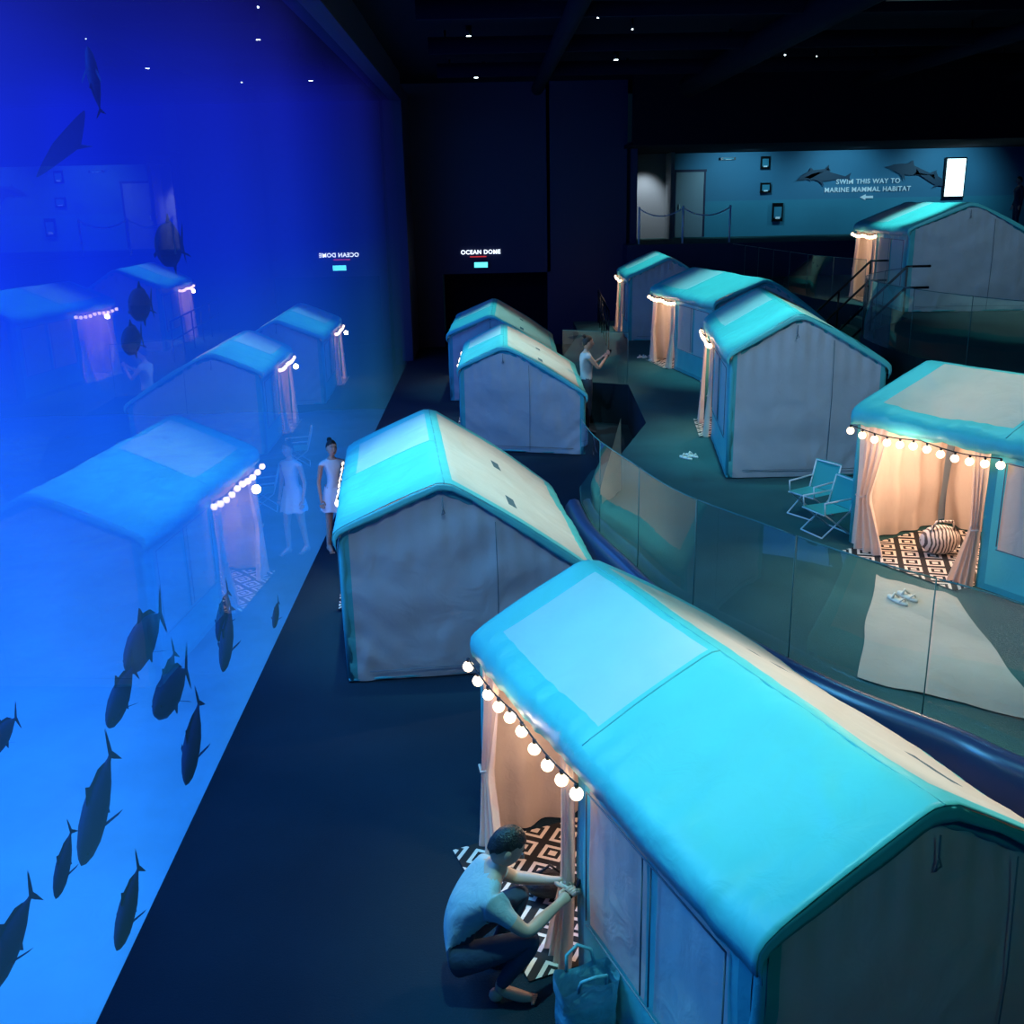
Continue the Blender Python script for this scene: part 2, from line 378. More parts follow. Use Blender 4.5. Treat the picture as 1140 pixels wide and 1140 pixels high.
mp=N.new('ShaderNodeMapping'); mp.inputs['Scale'].default_value=(.7,.28,.02); Lk.new(geo.outputs['Position'],mp.inputs[0])
nz=N.new('ShaderNodeTexNoise'); nz.inputs['Scale'].default_value=1; nz.inputs['Detail'].default_value=1; Lk.new(mp.outputs[0],nz.inputs[0])  # noise in the glow imitates vertical light shafts
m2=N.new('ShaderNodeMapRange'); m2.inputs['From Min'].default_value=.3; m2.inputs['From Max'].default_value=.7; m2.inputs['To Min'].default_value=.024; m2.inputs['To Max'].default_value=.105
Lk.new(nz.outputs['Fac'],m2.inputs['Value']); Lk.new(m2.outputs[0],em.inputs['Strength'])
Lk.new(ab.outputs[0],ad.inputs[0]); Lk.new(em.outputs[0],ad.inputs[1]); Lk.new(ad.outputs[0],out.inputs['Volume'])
M['water']=wm
try: wm.cycles.volume_step_rate=2.0
except Exception: pass
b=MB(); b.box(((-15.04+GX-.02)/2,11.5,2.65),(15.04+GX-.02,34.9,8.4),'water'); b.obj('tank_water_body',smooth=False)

def fish(name,nose,tail,fat=.17,x=None):
    nose=Vector(nose); tail=Vector(tail); L=(nose-tail).length; f=(nose-tail).normalized()
    lat=Vector((1,0,0)); lat=(lat-f*lat.dot(f)).normalized(); up=lat.cross(f)
    if up.z<0: up=-up
    c=(nose+tail)/2
    prof=[(.5,.02),(.46,.35),(.38,.68),(.25,.93),(.1,1.0),(-.05,.93),(-.2,.66),(-.3,.36),(-.37,.17),(-.42,.12)]
    b=MB(); n=14
    def W(s,u,l): return c+f*(s*L)+up*(u*L)+lat*(l*L)
    def P(a,q):
        i=a*(len(prof)-1); k=min(int(i),len(prof)-2); t=i-k
        s=prof[k][0]*(1-t)+prof[k+1][0]*t; r=prof[k][1]*(1-t)+prof[k+1][1]*t
        w=2*math.pi*q; return W(s,math.sin(w)*r*fat,math.cos(w)*r*fat*.42)
    b.grid(P,18,n,'fish')
    def fin(pts,th=.004):
        b.poly([W(p[0],p[1],th) for p in pts],'fish'); b.poly([W(p[0],p[1],-th) for p in reversed(pts)],'fish')
    fin([(-.40,.02),(-.44,.10),(-.52,.24),(-.48,.08),(-.455,0),(-.48,-.08),(-.52,-.24),(-.44,-.10),(-.40,-.02)])
    fin([(.12,fat*.95),(.02,fat+.10),(-.03,fat*.95+.03),(-.2,fat*.7+.03),(-.32,fat*.35),(-.2,fat*.6),(0,fat*.9)])
    fin([(.0,-fat*.92),(-.06,-fat-.09),(-.1,-fat*.9-.02),(-.32,-fat*.3),(-.2,-fat*.6)])
    for sg in (1,-1):
        pp=[(.2,-.03,sg*fat*.40),(.05,-.10,sg*fat*.8),(-.02,-.14,sg*fat*.85),(.12,-.07,sg*fat*.42)]
        b.poly([W(*p) for p in pp],'fish')
        b.sphere(W(.42,.02,sg*fat*.17),L*.012,'eye',6,5)
    return b.obj(name)
FS=[((-2.85,6.03,.04),(-2.85,6.83,.50)),((-2.75,5.42,.24),(-2.75,5.79,.51)),((-2.85,4.67,.18),(-2.8,5.30,.42)),
 ((-3.0,7.65,.74),(-3.0,8.7,.82)),((-2.9,6.9,.62),(-2.9,7.6,.80)),((-2.8,7.6,.36),(-2.8,8.6,.30)),((-2.55,7.40,-.2),(-2.55,8.03,.28)),
 ((-2.7,9.3,-.1),(-2.7,9.88,.40)),((-2.8,9.6,.1),(-2.8,10.2,.45)),((-3,5.42,1.25),(-3,5.85,1.28)),((-2.6,5.8,-.47),(-2.6,6.4,-.2)),((-2.6,11.2,-.45),(-2.6,11.6,-.25)),
 ((-4,13.05,3.85),(-4,14.2,3.85)),((-4,11.8,3.25),(-4,12.6,3.22)),((-4.1,11.7,2.84),(-4.1,12.4,2.86)),((-4.0,11.5,5.9),(-4.0,11.65,5.25)),((-3.0,8.3,.0),(-3.0,8.9,.35))]
for i,(a,c) in enumerate(FS): fish('trevally_fish' if i not in(12,13,14) else 'grouper_fish',a,c,fat=.18 if i not in(12,13,14) else .24)
b=MB()
def rayP(a,q):
    w=a*2-1; l=q*2-1; wx=w*.8; ch=.5*(1-abs(w))**.8+.02
    return (-6+ wx*.5, 15.9+l*ch-.25*abs(w), 5.2+wx*.55+.08*(1-abs(l))*(1-abs(w)))
b.grid(rayP,20,8,'fish'); b.tube([(-6,16.3,5.2),(-6.1,17.2,5.25)],[.04,.005],'fish',6); b.obj('manta_ray')

# ------------------------------------------------------------------ tents
def tent(N,D,W,l,w,hL,hA,hR,fa,z0,lamp=20,dw=1.4,nb=9,glow=True,spill=.18,panel='white'):
    N=Vector((N[0],N[1],0)); D=Vector((D[0],D[1],0)).normalized(); W=Vector((W[0],W[1],0)).normalized()
    def T(u,v,z): return N+W*u+D*v+Vector((0,0,z0+z))
    root=empty('inflatable_tent',T(w/2,l/2,0))
    sd=random.random()*50
    ap=fa*w
    def roofz(u):
        if u<ap: t=u/ap; z=hL+(hA-hL)*t+.01*math.sin(math.pi*t)
        else: t=(u-ap)/(w-ap); z=hA+(hR-hA)*t+.04*math.sin(math.pi*t)
        k=abs(u-ap)/.09
        if k<1: z-=.028*(1-k)**2
        return z
    pr=[(-.045,hL-.13),(-.05,hL-.07),(-.042,hL-.02),(-.012,hL+.015)]
    nl=16; nr=18
    for i in range(1,nl): u=ap*i/nl; pr.append((u,roofz(u)+.03))
    pr.append((ap,roofz(ap)+.03)); ia=len(pr)-1
    for i in range(1,nr): u=ap+(w-ap)*i/nr; pr.append((u,roofz(u)+.03))
    pr+=[(w+.012,hR+.015),(w+.042,hR-.02),(w+.05,hR-.07),(w+.045,hR-.13)]
    n=len(pr)-1; nv=90; ov=.05
    def RP(a,c):
        i=min(n,int(round(a*n))); u,z=pr[i]; v=-ov+c*(l+2*ov)
        k=c*2; sag=math.sin(math.pi*(k%1.0))
        s1=min(1,abs(u-ap)/.4)*min(1,max(0,u+.05)/.25)
        z-=.035*sag*s1
        if i<3: z+=.006*math.sin(v*9+sd)-.02*sag+.008*noise.noise(Vector((v*12,sd,0)))
        edge=max(0,1-abs(u)/.35) if u<ap else max(0,1-abs(w-u)/.45)
        wr=noise.noise(Vector((u*1.4+sd,v*2.2,z*2)))*.014+noise.noise(Vector((u*2.0+sd,v*10,1)))*(.005+.014*edge)
        return T(u,v,z+wr)
    def RM(a,c):
        i=a*n; v=-ov+c*(l+2*ov)
        if i<ia:
            t=(i-3)/(ia-3)
            if l*.5+.03<v<l-.16 and .14<t<.95: return panel
            return 'teal'
        t=(i-ia)/(n-3-ia)
        if t<.05 or t>.95 or v<.14 or v>l-.08 : return 'teal'
        for v0 in (.22,.66):
            if abs(v-l*v0)<.18 and .43<t<.52: return 'mesh'
        return 'beige'
    b=MB(); b.grid(RP,n,nv,RM)
    for v0,sg in ((-ov,-1),(l+ov,1)):
        def VP(a,c):
            i=min(n,int(round(a*n))); u,z=pr[i]
            drop=.045+.03*abs(math.sin(math.pi*((u/w)*2)))
            return T(u+(ap-u)*.02*c,v0+sg*.008*c,z-drop*c+noise.noise(Vector((u*6+sd,c,v0)))*.008)
        b.grid(VP,n,3,'teal')
    b.tube([RP(i/n,.5)+Vector((0,0,.006)) for i in range(3,ia+1)],.007,'edge',5)
    b.tube([RP(ia/n,c/20)+Vector((0,0,.003)) for c in range(21)],.008,'edge',5)
    ob=b.obj('fly_roof',parent=root)
    md=ob.modifiers.new('th','SOLIDIFY'); md.thickness=.008
    b=MB()
    for v0 in (.02,l-.02):
        pts=[T(.03,v0,0.02),T(.02,v0,hL*.5),T(.03,v0,hL-.12),T(.07,v0,hL-.03)]+[T(u,v0,roofz(u)-.055) for u in [ap*.3,ap*.6,ap*.85,ap,ap+(w-ap)*.15,ap+(w-ap)*.4,ap+(w-ap)*.7]]+[T(w-.07,v0,hR-.03),T(w-.03,v0,hR-.12),T(w-.02,v0,hR*.5),T(w-.03,v0,.02)]
        b.tube(pts,.040,'edge',10)
    b.tube([T(.03,0,.03),T(.03,l-dw-.15,.03)],.018,'edge',8); b.tube([T(0,0,.03),T(w,0,.03)],.018,'edge',8); b.tube([T(w,0,.03),T(w,l,.03)],.018,'edge',8)
    b.obj('air_frame',parent=root)
    b=MB()
    for v0 in (-.015,l+.015):
        def GP(a,c):
            u=.02+a*(w-.04); zt=roofz(u)-.0
            z=.015+c*(zt-.015); bul=-.03*math.sin(math.pi*a)*math.sin(math.pi*c)*(1 if v0<0 else -1)
            wr=noise.noise(Vector((u*2+sd,z*3,v0)))*.028
            wr+=.008*math.sin(u*38+sd)*c**4+.012*math.sin(22*(min(a,1-a)*w*.9+z)+sd)*max(0,1-min(a,1-a)*3.5)*(1-c)
            return T(u,v0+bul+wr,z)
        b.grid(GP,70,34,lambda a,c:('edge' if (a<.022 or a>.978) else 'grey'))
    uu=ap+.45; b.tube([T(uu,-.07,.05),T(uu+.01,-.075,.5*hA),T(uu,-.055,roofz(uu)-.1)],.004,'seam',5)
    b.tube([T(.2,-.05,.12),T(w-.2,-.05,.12)],.004,'seam',5)
    hk=ap*.98
    b.tube([T(hk,-.06,hA-.12),T(hk,-.065,hA-.22),T(hk+.018,-.065,hA-.27),T(hk-.012,-.065,hA-.285),T(hk,-.065,hA-.235)],.005,'seam',6)
    b.obj('gable_canvas',parent=root)
    d0=l-.12-dw; d1=l-.12
    b=MB()
    def LP(a,c):
        v=.03+a*(d0-.03); z=.015+c*(hL-.04)
        return T(-.005+noise.noise(Vector((v*3+sd,z*2,4)))*.02+.006*math.sin(v*40)*c**3,v,z)
    def LM(a,c):
        if a<.06 or a>.95 or c<.03 : return 'edge'
        if .10<a<.48 and .30<c<.86: return 'white'
        if .53<a<.90 and .30<c<.86: return 'beige'
        return 'teal'
    b.grid(LP,40,24,LM)
    for a in (.10,.48,.53,.90): b.tube([T(-.03,.03+a*(d0-.03),.03+.30*hL),T(-.03,.03+a*(d0-.03),.86*hL)],.005,'seam',5)
    for c in (.30,.86): b.tube([T(-.03,.03+.1*(d0-.03),c*hL),T(-.03,.03+.9*(d0-.03),c*hL)],.005,'seam',5)
    b.grid(lambda a,c:T(-.005,d1+a*.1,.015+c*(hL-.05)),1,6,'beige')
    b.grid(lambda a,c:T(w+.005+noise.noise(Vector((a*6+sd,c*2,9)))*.03,.03+a*(l-.06),.015+c*(hR-.03)),30,12,'beige')
    b.grid(lambda a,c:T(-.01,d0+a*dw,hL-.03-c*.10),6,2,'beige')
    b.obj('side_canvas',parent=root)
    b=MB()
    for sg,vv,ww in ((1,d0,.17),(-1,d1,.30)):
        def DP(a,c):
            z=(hL-.10)*(1-c)+.01
            tie=.5+.5*abs(c-.58)/.58 if c<.58 else .5+.9*(c-.58)/.42
            v=vv+sg*a*ww*tie
            return T(-.03+.028*math.sin(a*22+2*c)*(.4+c)-.05*c*c,v,z)
        b.grid(DP,36,18,'drape')
        b.tube([T(-.07,vv-sg*.02,hL*.40),T(-.085,vv+sg*.05,hL*.39),T(-.03,vv+sg*.11,hL*.41)],.010,'drape',6)
    b.grid(lambda a,c:T(w*.58+.035*math.sin(a*34+2*math.sin(c*3))+.06*noise.noise(Vector((a*5,c*3,sd))),l-.1-a*1.75,.02+c*(hL-.05)),70,12,'drape')
    b.grid(lambda a,c:T(.05+a*w*.55,d0-.22+.02*math.sin(a*22),.02+c*(hL-.1)),24,6,'drape')
    b.grid(lambda a,c:T(.05+a*w*.55,l-.08+.03*math.sin(a*26+c*2)+.03*noise.noise(Vector((a*4,c*4,sd))),.02+c*(hL-.1)),36,12,'drape')
    b.grid(lambda a,c:T(.05+a*w*.5,d0-.2+c*(dw+.25),hL-.06+.25*a),4,4,'beige')
    b.obj('door_drapes',parent=root)
    b=MB()
    def RG(a,c): return T(-spill+a*(w*.57+spill),d0+.02+c*(dw-.04),.014+.004*math.sin(a*14+c*5))
    b.grid(RG,24,24,'rug'); rg=b.obj('diamond_rug',parent=root)
    uvl=rg.data.uv_layers.new(name='UV')
    for lp in rg.data.loops:
        i=lp.vertex_index; uvl.data[lp.index].uv=((i//25)/24*(w*.57+spill),(i%25)/24*dw)
    b=MB(); pts=[]
    for i in range(nb*4+1):
        t=i/(nb*4); pts.append(T(-.085,l+.02-t*(dw+.3),hL-.15-.035*abs(math.sin(math.pi*t*2))))
    b.tube(pts,.006,'cable',5)
    for i in range(nb+1):
        p=pts[min(len(pts)-1,i*4)]; b.tube([p,p-Vector((0,0,.03))],.012,'cable',6); b.sphere(p-Vector((0,0,.06)),.038,'bulb',12,8)
    b.obj('festoon_lights',parent=root)
    if glow:
        light('tent_lamp','POINT',T(w*.22,d0+dw*.5,hL-.30),None,lamp,(1,.72,.52),parent=root,shadow_soft_size=.07)
        light('festoon_glow','POINT',T(-.22,d0+dw*.6,hL-.30),None,lamp*.22,(1,.70,.48),parent=root,shadow_soft_size=.05)
    return T
T1=tent((1.02,3.35),(-.35,.937),(.937,.35),3.2,2.3,1.5,1.9,.95,.36,0,lamp=22,spill=.30)
T2=tent((-1.38,8.78),(-.09,.996),(.996,.09),3.3,2.4,1.5,1.9,.9,.40,0)
T3=tent((-.5,18.1),(.02,1),(.96,-.28),3.2,2.25,1.5,1.88,1.1,.36,0)
T3b=tent((-.85,22.9),(.03,1),(.98,-.15),3.9,2.4,1.5,1.9,1.0,.4,0)
T5=tent((3.05,12.75),(.13,.99),(.995,-.03),3.9,1.95,1.62,2.08,1.45,.42,.8)
T4b=tent((4.3,19.4),(-.15,.985),(.985,.05),3.8,2.1,1.6,2.0,1.2,.45,.8)
T4=tent((3.62,26.3),(.05,1),(1,.0),3.4,2.3,1.6,2.05,1.2,.45,.8)
T6=tent((5.28,7.15),(-.47,.883),(.883,.47),3.3,2.3,1.42,1.80,1.0,.46,.8,lamp=48,nb=11,spill=.25,panel='beige')
T7=tent((8.35,20.6),(.06,1),(.99,-.12),3.6,2.8,1.62,2.08,1.2,.40,2.0)
b=MB(); c=T6(.45,2.55,.0)
b.sphere((c.x,c.y,c.z+.17),(.20,.15,.15),'zebra',20,12,fn=lambda p:Vector((p.x,p.y,max(p.z,-.145))))
b.tube([(c.x-.12,c.y-.05,c.z+.28),(c.x-.08,c.y-.06,c.z+.38),(c.x+.08,c.y-.06,c.z+.38),(c.x+.12,c.y-.05,c.z+.28)],.012,'zebra',6)
b.obj('striped_basket_bag')
b=MB(); c=T1(.12,2.35,.0)
b.sphere((c.x,c.y,c.z+.10),(.17,.11,.08),'hair',16,10,fn=lambda p:Vector((p.x,p.y,max(p.z,-.08)))); b.tube([(c.x-.1,c.y,c.z+.15),(c.x,c.y,c.z+.24),(c.x+.1,c.y,c.z+.15)],.01,'cable',6)
b.obj('black_handbag')

# ------------------------------------------------------------------ props
def chair(loc,rz,name='folding_camp_chair',sc=.8):
    b=MB(); R3=Matrix.Rotation(rz,4,'Z')@Matrix.Scale(sc,4)
    for sx in (-.25,.25):
        b.tube([(sx,-.25,0.012),(sx,.22,.36),(sx,.34,.80)],.012,'alu',8)
        b.tube([(sx,.25,0.012),(sx,-.22,.36),(sx,-.25,.36)],.012,'alu',8)
        b.tube([(sx,-.24,.54),(sx,.26,.56)],.014,'alu',8); b.tube([(sx,-.24,.54),(sx,-.22,.36)],.01,'alu',8)
    for y,z in ((-.25,.012),(.25,.012),(.34,.8),(-.24,.36)): b.tube([(-.25,y,z),(.25,y,z)],.012,'alu',8)
    b.grid(lambda a,c:(-.26+.52*a,-.25+.49*c,.375-.04*math.sin(math.pi*a)*math.sin(math.pi*c)),8,8,'chairfab')
    b.grid(lambda a,c:(-.26+.52*a,.23+.12*c+.02*math.sin(math.pi*a),.38+.44*c),8,8,'chairfab')
    return b.obj(name,xf=Matrix.Translation(Vector(loc))@R3)
chair((3.64,11.1,.8),math.radians(-60),sc=.72); chair((3.60,10.45,.8),math.radians(-70),sc=.72)
chair((-1.15,14.6,0),math.radians(80)); chair((-1.2,17.3,0),math.radians(80))
def sandals(loc,rz):
    b=MB(); R3=Matrix.Rotation(rz,3,'Z')
    for sx,dy in ((-.07,0),(.07,.04)):
        o=[(sx+.045*math.cos(t)*(1+.15*math.sin(t)),dy+.13*math.sin(t)) for t in [2*math.pi*i/18 for i in range(18)]]
        b.prism(o,0,.022,'rubber')
        b.tube([(sx-.04,dy+.03,.02),(sx,dy+.05,.06),(sx+.04,dy+.03,.02)],.012,'rubber',6); b.tube([(sx-.035,dy-.06,.02),(sx,dy-.08,.055),(sx+.035,dy-.06,.02)],.009,'rubber',6)
    return b.obj('sandals_pair',xf=Matrix.Translation(Vector(loc))@R3.to_4x4())
sandals((3.66,8.42,.820),.3); sandals((2.8,13.9,.802),.5); sandals((3.75,22.9,.802),1); sandals((3.6,23.4,.802),2.2)
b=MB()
q=[Vector((3.66,9.1,0)),Vector((2.72,6.95,0)),Vector((3.75,6.15,0)),Vector((4.15,8.45,0))]  # sheet outlined like the pool of light on the tier floor
def patchP(a,c):
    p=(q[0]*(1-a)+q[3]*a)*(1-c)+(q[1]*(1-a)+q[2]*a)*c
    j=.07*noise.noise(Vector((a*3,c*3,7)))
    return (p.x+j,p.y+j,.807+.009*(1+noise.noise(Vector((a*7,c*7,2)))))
b.grid(patchP,24,24,'mat'); b.obj('lit_floor_patch')
b=MB(); b.grid(lambda a,c:(1.32+.30*a,11.7+.55*a+.1*c,.81+(.2+.7*a)*c+.02*math.sin(a*9)),8,6,'mat'); b.grid(lambda a,c:(1.32+.30*a,11.7+.55*a+.1+.25*(1-c),.81+(.2+.7*a)*c),8,6,'mat'); b.obj('folded_canvas_mat')
b=MB()
def BG(a,c):
    w=2*math.pi*a; r=1+.10*c; x=.15*r*math.copysign(abs(math.cos(w))**.5,math.cos(w)); y=.09*r*math.copysign(abs(math.sin(w))**.5,math.sin(w))
    k=noise.noise(Vector((x*9,y*9,c*4)))*.03; return (x+k,y+k,.005+c*.40+.02*math.sin(w*3)*c)
b.grid(BG,32,14,'bag'); b.poly([(-.14,-.08,.006),(.14,-.08,.006),(.14,.08,.006),(-.14,.08,.006)],'bag')
for y in (-.08,.08): b.tube([(-.08,y,.39),(-.07,y*1.3,.47),(.0,y*1.6,.50),(.07,y*1.3,.47),(.08,y,.39)],.010,'bag',6)
b.obj('tote_bag',xf=Matrix.Translation((.43,4.42,0))@Matrix.Rotation(.3,4,'Z'))

# ------------------------------------------------------------------ people
def person(name,loc,rz,sc,J,top,bottom,legskin=False,sleeve='short',shoe='skin',bun=False,hold=None,look=(0,0),fem=False,skirt=False,dress=None,lev=3):
    rad={'pelvis':.125,'waist':.115,'chest':.135,'upchest':.115,'neck':.052,'head0':.052}
    base={'sh':.064,'dl':.052,'el':.040,'fa':.040,'wr':.026,'pm':.034,'hip':.095,'th':.080,'kn':.056,'cf':.056,'an':.036,'ball':.036,'toe':.022}
    if fem:
        rad.update(pelvis=.12,waist=.088,chest=.112,upchest=.09,neck=.042); base.update(sh=.048,dl=.040,el=.032,fa=.032,wr=.022,th=.075,cf=.048)
    J=dict(J)
    for s in 'LR':
        mid=lambda a,c,t: tuple(Vector(J[a+s]).lerp(Vector(J[c+s]),t))
        J['dl'+s]=mid('sh','el',.4); J['fa'+s]=mid('el','wr',.3); J['th'+s]=mid('hip','kn',.45); J['cf'+s]=mid('kn','an',.32)
    names=list(J.keys()); idx={k:i for i,k in enumerate(names)}
    E=[('pelvis','waist'),('waist','chest'),('chest','upchest'),('upchest','neck'),('neck','head0')]
    for s in 'LR': E+=[('upchest','sh'+s),('sh'+s,'dl'+s),('dl'+s,'el'+s),('el'+s,'fa'+s),('fa'+s,'wr'+s),('wr'+s,'pm'+s),('pelvis','hip'+s),('hip'+s,'th'+s),('th'+s,'kn'+s),('kn'+s,'cf'+s),('cf'+s,'an'+s),('an'+s,'ball'+s),('ball'+s,'toe'+s)]
    me=bpy.data.meshes.new('sk'); me.from_pydata([J[k] for k in names],[(idx[a],idx[c]) for a,c in E],[])
    ob=bpy.data.objects.new('sk',me); S.collection.objects.link(ob)
    ob.modifiers.new('s','SKIN')
    sm=ob.modifiers.new('ss','SUBSURF'); sm.levels=lev; sm.render_levels=lev
    lay=me.skin_vertices[0]
    for k in names:
        r=rad.get(k) or base[k[:-1]]
        if k in('chest','upchest','waist','pelvis'): lay.data[idx[k]].radius=(r*1.2,r*.9)
        elif k[:2]=='pm': lay.data[idx[k]].radius=(r*1.1,r*.6)
        else: lay.data[idx[k]].radius=(r,r)
        lay.data[idx[k]].use_root=(k=='pelvis')
    dg=bpy.context.evaluated_depsgraph_get(); dg.update(); bm=bpy.data.meshes.new_from_object(ob.evaluated_get(dg)); bpy.data.objects.remove(ob)
    segs=[]
    for a,c in E:
        A=Vector(J[a]);C=Vector(J[c])
        def k(t,a=a,c=c):
            if a=='pelvis' and c[:3]=='hip': return bottom
            if a=='pelvis': return bottom if t<.3 else top
            if a in('waist','chest'): return top
            if a=='upchest' and c=='neck': return top if t<.65 else 'skin'
            if a=='neck': return 'skin'
            if a=='upchest': return top
            if a[:2]=='sh': return top if sleeve!='none' else ('skin' if t>.1 else top)
            if a[:2]=='dl': return top if sleeve=='long' or (sleeve=='short' and t<.35) else 'skin'
            if a[:2] in('el','fa','wr'): return top if sleeve=='long' and a[:2]!='wr' else 'skin'
            if a[:3]=='hip': return bottom
            if a[:2] in('th','kn'): return bottom if not legskin else 'skin'
            if a[:2]=='cf': return bottom if (not legskin and t<.85) else 'skin'
            return shoe
        segs.append((A,C,k,a[:2] in('sh','dl')))
    TS=[(Vector(J['waist']),Vector(J['chest'])),(Vector(J['chest']),Vector(J['upchest']))]
    def mf(p):
        best=None
        for A,C,k,arm in segs:
            d=C-A; t=max(0,min(1,(p-A).dot(d)/d.length_squared)); q=(p-(A+d*t)).length
            if best is None or q<best[0]: best=(q,t,k,arm)
        r=best[2](best[1])
        if r=='skin' and best[3]:
            for A,C in TS:
                d=C-A; t=(p-A).dot(d)/d.length_squared
                if 0<=t<=1 and (p-(A+d*t)).length<(.125 if fem else .15): return top
        return r
    b=MB(); b.addmesh(bm,mf)
    hc=Vector(J['head0'])+Vector((.02,0,.085)); RH=Matrix.Rotation(look[0],3,'Z')@Matrix.Rotation(look[1],3,'Y')
    def hf(p):
        z=p.z/.118
        if z<0:
            p=Vector((p.x*(1+.10*z),p.y*(1-.34*z*z),p.z))
            if p.x>0: p.x+=.012*(-z)
        if p.x<0: p.x*=1.08
        return p
    b.sphere(hc,(.088,.074,.118),'skin',28,20,fn=hf,rot=RH)
    hp=lambda x,y,z: hc+RH@Vector((x,y,z))
    b.tube([hp(.080,0,.025),hp(.094,0,-.005),hp(.106,0,-.026),hp(.086,0,-.036)],[.007,.009,.013,.008],'skin',8)
    for s in (1,-1):
        b.sphere(hp(.077,s*.029,.010),(.010,.013,.008),'whitecloth',8,6,rot=RH); b.sphere(hp(.084,s*.029,.010),.006,'eye',8,6)
        b.tube([hp(.084,s*.014,.032),hp(.083,s*.031,.036),hp(.071,s*.047,.030)],.004,'hair',5)
        b.sphere(hp(-.004,s*.074,-.008),(.018,.010,.028),'skin',10,8,rot=RH)
    b.sphere(hp(.083,0,-.060),(.009,.022,.007),'lip',10,6,rot=RH)
    def HS(a,c):
        th=2*math.pi*a; front=.5+.5*math.cos(th); side=abs(math.sin(th))
        lim=math.radians(118-66*front**1.3-18*side**3*(1-front*.5)+4*math.sin(th*11))
        ph=lim*c; r=1.0+.04*noise.noise(Vector((math.cos(th)*5,math.sin(th)*5,c*9)))
        x=math.sin(ph)*math.cos(th)*.094*r; y=math.sin(ph)*math.sin(th)*.081*r; z=math.cos(ph)*.127*r
        if x<0: x*=1.10
        k=1-.06*(c>.97)
        return hc+RH@Vector((x*k,y*k,z))
    b.grid(HS,40,18,'hair')
    if bun: b.sphere(hp(-.07,0,.115),(.038,.038,.036),'hair',12,8,rot=RH)
    for s in 'LR':
        w=Vector(J['wr'+s]); p=Vector(J['pm'+s]); d=(p-w).normalized(); sg=1 if s=='L' else -1
        side=Vector((0,0,1)).cross(d)
        if side.length<.2: side=Vector((1,0,0))
        side.normalize(); side*=-sg
        nrm=d.cross(side).normalized()
        if nrm.z>0 and abs(d.z)<.7: nrm=-nrm
        for i,(o,ln) in enumerate(((.027,.072),(.009,.080),(-.009,.074),(-.026,.058))):
            a=p+side*o+d*.005
            qq=[a,a+d*ln*.45,a+d*ln*.75+nrm*ln*.22,a+d*ln*.85+nrm*ln*.48]
            b.tube(qq,[.011,.010,.009,.007],'skin',8)
        a=w+d*.035+side*.022; b.tube([a,a+side*.024+d*.025,a+side*.030+d*.052+nrm*.012,a+side*.024+d*.07+nrm*.02],[.013,.012,.010,.007],'skin',8)
    if shoe=='skin':
        for s in 'LR':
            t=Vector(J['toe'+s]); bl=Vector(J['ball'+s]); d=(t-bl); d.z=0; d.normalize(); sd=Vector((-d.y,d.x,0)); sg=1 if s=='R' else -1
            for i,o in enumerate((.03,.013,-.002,-.016,-.029)):
                a=Vector((t.x,t.y,.014))+sd*o*sg-d*.012; b.tube([a,a+d*(.035-.004*i)],[.012 if i==0 else .009,.007],'skin',8)
            an=Vector(J['an'+s]); b.sphere((an.x-.010,an.y,.042),(.042,.034,.041),'skin',12,8)
    if dress or skirt:
        pv=Vector(J['pelvis'])
        def DPp(a,c):
            w=2*math.pi*a; r=.135+.08*c; return (pv.x+r*.9*math.cos(w)+.012*math.cos(w*9)*c,pv.y+r*math.sin(w),pv.z+.10-c*.36+.01*math.sin(w*7))
        b.grid(DPp,36,10,dress or bottom)
    if hold=='phone':
        c=(Vector(J['pmL'])+Vector(J['pmR']))/2+Vector((.05,0,.02)); b.box(c,(.012,.075,.15),'phone',rot=Matrix.Rotation(.5,3,'Y'))
    xf=Matrix.Translation(Vector(loc))@Matrix.Rotation(rz,4,'Z')@Matrix.Scale(sc,4)
    return b.obj(name,xf=xf)
def stand(arms=None,step=.0):
    J={'pelvis':(0,0,.93),'waist':(0,0,1.08),'chest':(.01,0,1.24),'upchest':(0,0,1.37),'neck':(0,0,1.46),'head0':(.015,0,1.52)}
    for s,y in (('L',1),('R',-1)):
        st=step*y
        J['sh'+s]=(-.005,.165*y,1.38); J['el'+s]=(-.03,.215*y,1.10); J['wr'+s]=(.04,.225*y,.87); J['pm'+s]=(.06,.225*y,.80)
        J['hip'+s]=(0,.085*y,.88); J['kn'+s]=(.02+st,.09*y,.48); J['an'+s]=(-.02+st*1.6,.095*y,.08); J['ball'+s]=(.09+st*1.6,.11*y,.035); J['toe'+s]=(.15+st*1.6,.115*y,.028)
    if arms: J.update(arms)
    return J
J={'pelvis':(-.25,0,.25),'waist':(-.24,0,.38),'chest':(-.17,0,.53),'upchest':(-.08,0,.65),'neck':(.0,0,.735),'head0':(.035,0,.775)}
for s,y in (('L',1),('R',-1)):
    J['sh'+s]=(-.06,.170*y,.645); J['el'+s]=(.12,.235*y,.49); J['wr'+s]=(.31,.10*y,.545); J['pm'+s]=(.375,.06*y,.57)
    J['hip'+s]=(-.22,.10*y,.25); J['kn'+s]=(.17,.20*y,.43); J['an'+s]=(-.03,.14*y,.08); J['ball'+s]=(.09,.165*y,.035); J['toe'+s]=(.155,.175*y,.024)
person('squatting_man',(-.02,4.86,0),math.radians(6),1.04,J,'shirt','jean',hold='phone',look=(0,.5))
A={'elR':(.16,-.20,1.18),'wrR':(.33,-.08,1.32),'pmR':(.38,-.05,1.38),'elL':(.14,.22,1.16),'wrL':(.32,.10,1.30),'pmL':(.37,.06,1.36)}
person('standing_woman',(1.85,19.2,0),math.radians(15),1.08,stand(A),'greycloth','jean',sleeve='none',shoe='jean',bun=True,hold='phone',fem=True,lev=2)
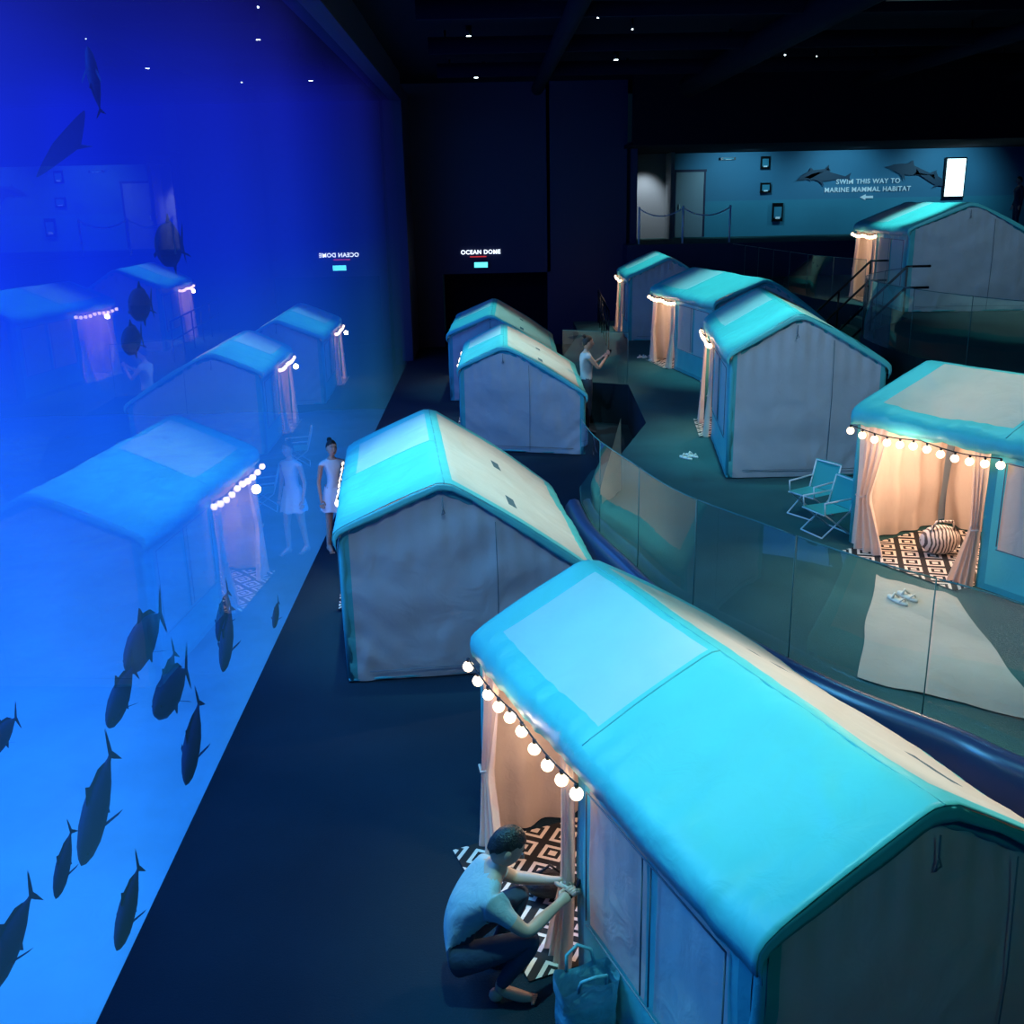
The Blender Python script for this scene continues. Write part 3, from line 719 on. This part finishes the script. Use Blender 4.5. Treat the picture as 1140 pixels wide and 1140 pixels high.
person('standing_girl',(-2.0,12.6,0),math.radians(-60),.86,stand(step=.06),'whitecloth','whitecloth',sleeve='none',legskin=True,shoe='skin',bun=True,fem=True,skirt=True,lev=2)
person('distant_visitor',(16.7,33.0,2.98),math.radians(180),1.0,stand(),'jean','jean',sleeve='long',shoe='jean',lev=2)

# ------------------------------------------------------------------ lights
CY=(.30,.96,1.0); 
def spot(loc,tgt,e,col,ang=50,blend=.8,r=.08): return light('ceiling_spot_and_fill','SPOT',loc,tgt,e,col,spot_size=math.radians(ang),spot_blend=blend,shadow_soft_size=r)  # one name for the tent spots and the added fills
spot((.2,4.2,6.9),(1.2,4.9,1.5),950,CY,46)
spot((-1.2,9.6,6.9),(-.5,10.3,1.5),1300,CY,42)
spot((-.2,18.6,6.9),(.2,19.2,1.5),1300,CY,40)
spot((-.2,23.5,6.9),(.1,24.2,1.5),1000,CY,40)
spot((3.0,13.4,6.9),(3.9,14.2,2.4),1150,CY,48)
spot((4.0,20,6.9),(4.8,20.8,2.4),1050,CY,50)
spot((4.0,27,6.9),(4.6,27.8,2.4),900,CY,45)
spot((4.0,9.6,6.9),(5.0,8.8,2.0),330,CY,60)
spot((8.6,21.5,6.9),(9.3,22,3.6),800,CY,50)
WM=(1,.80,.66)
spot((5.2,6.4,7.0),(2.4,5.0,1.2),1900,WM,34)
spot((3.2,12.0,7.0),(.2,10.6,1.4),950,WM,38)
spot((4.2,20.5,7.0),(1.2,19.6,1.4),850,WM,40)
spot((7.5,10,7.0),(5.6,9.0,2.4),600,WM,45)
spot((2.2,8.2,7.2),(3.5,7.8,.8),480,(1,.86,.74),30)
NW=(.52,.82,1.0)  # added fill: washes from here brighten the tent gables
spot((-.4,4.2,7.2),(-.1,9.0,.9),600,NW,40)
spot((.1,12.6,7.2),(.5,18.2,.8),560,NW,36)
spot((3.6,7.8,7.2),(3.9,12.8,1.6),640,(.66,.88,1),38)
spot((8.6,15.2,7.2),(9.6,20.4,3.0),380,NW,42)
spot((2.2,-1.5,7.2),(2.0,3.4,.8),230,(.10,.75,.75),50)  # added teal fill for the nearest gable
spot((-.9,6.2,7.3),(-1.0,6.8,0),200,(.06,.5,1),85)
spot((4.2,13.0,7.3),(3.0,10.5,.8),260,(.2,.85,1),70)
spot((5.4,35.0,5.6),(5.4,36,4.0),160,(.9,.95,1),70)
for x in (8.5,12,15.5): spot((x,33.6,5.6),(x,36,4.4),170,(.35,.8,1),100)
def area(name,loc,tgt,e,col,sx,sy): return light(name,'AREA',loc,tgt,e,col,shape='RECTANGLE',size=sx,size_y=sy)
area('tank_top_fill',(-4.5,8,7.6),(-3.4,8,-1),2300,(.25,.75,1),3,12)  # unseen area fill added above the water for the sand
area('tank_top_fill',(-4.5,20,7.6),(-3.2,20,-1),1000,(.12,.5,1),3,10)
area('tank_top_fill',(-5.5,8,7.5),(2,8,0),380,(.06,.5,1),2,16)  # added blue fill aimed out of the tank at the room
w=bpy.data.worlds.new('World'); S.world=w; w.use_nodes=True
w.node_tree.nodes['Background'].inputs[0].default_value=(.02,.16,.36,1); w.node_tree.nodes['Background'].inputs[1].default_value=.02
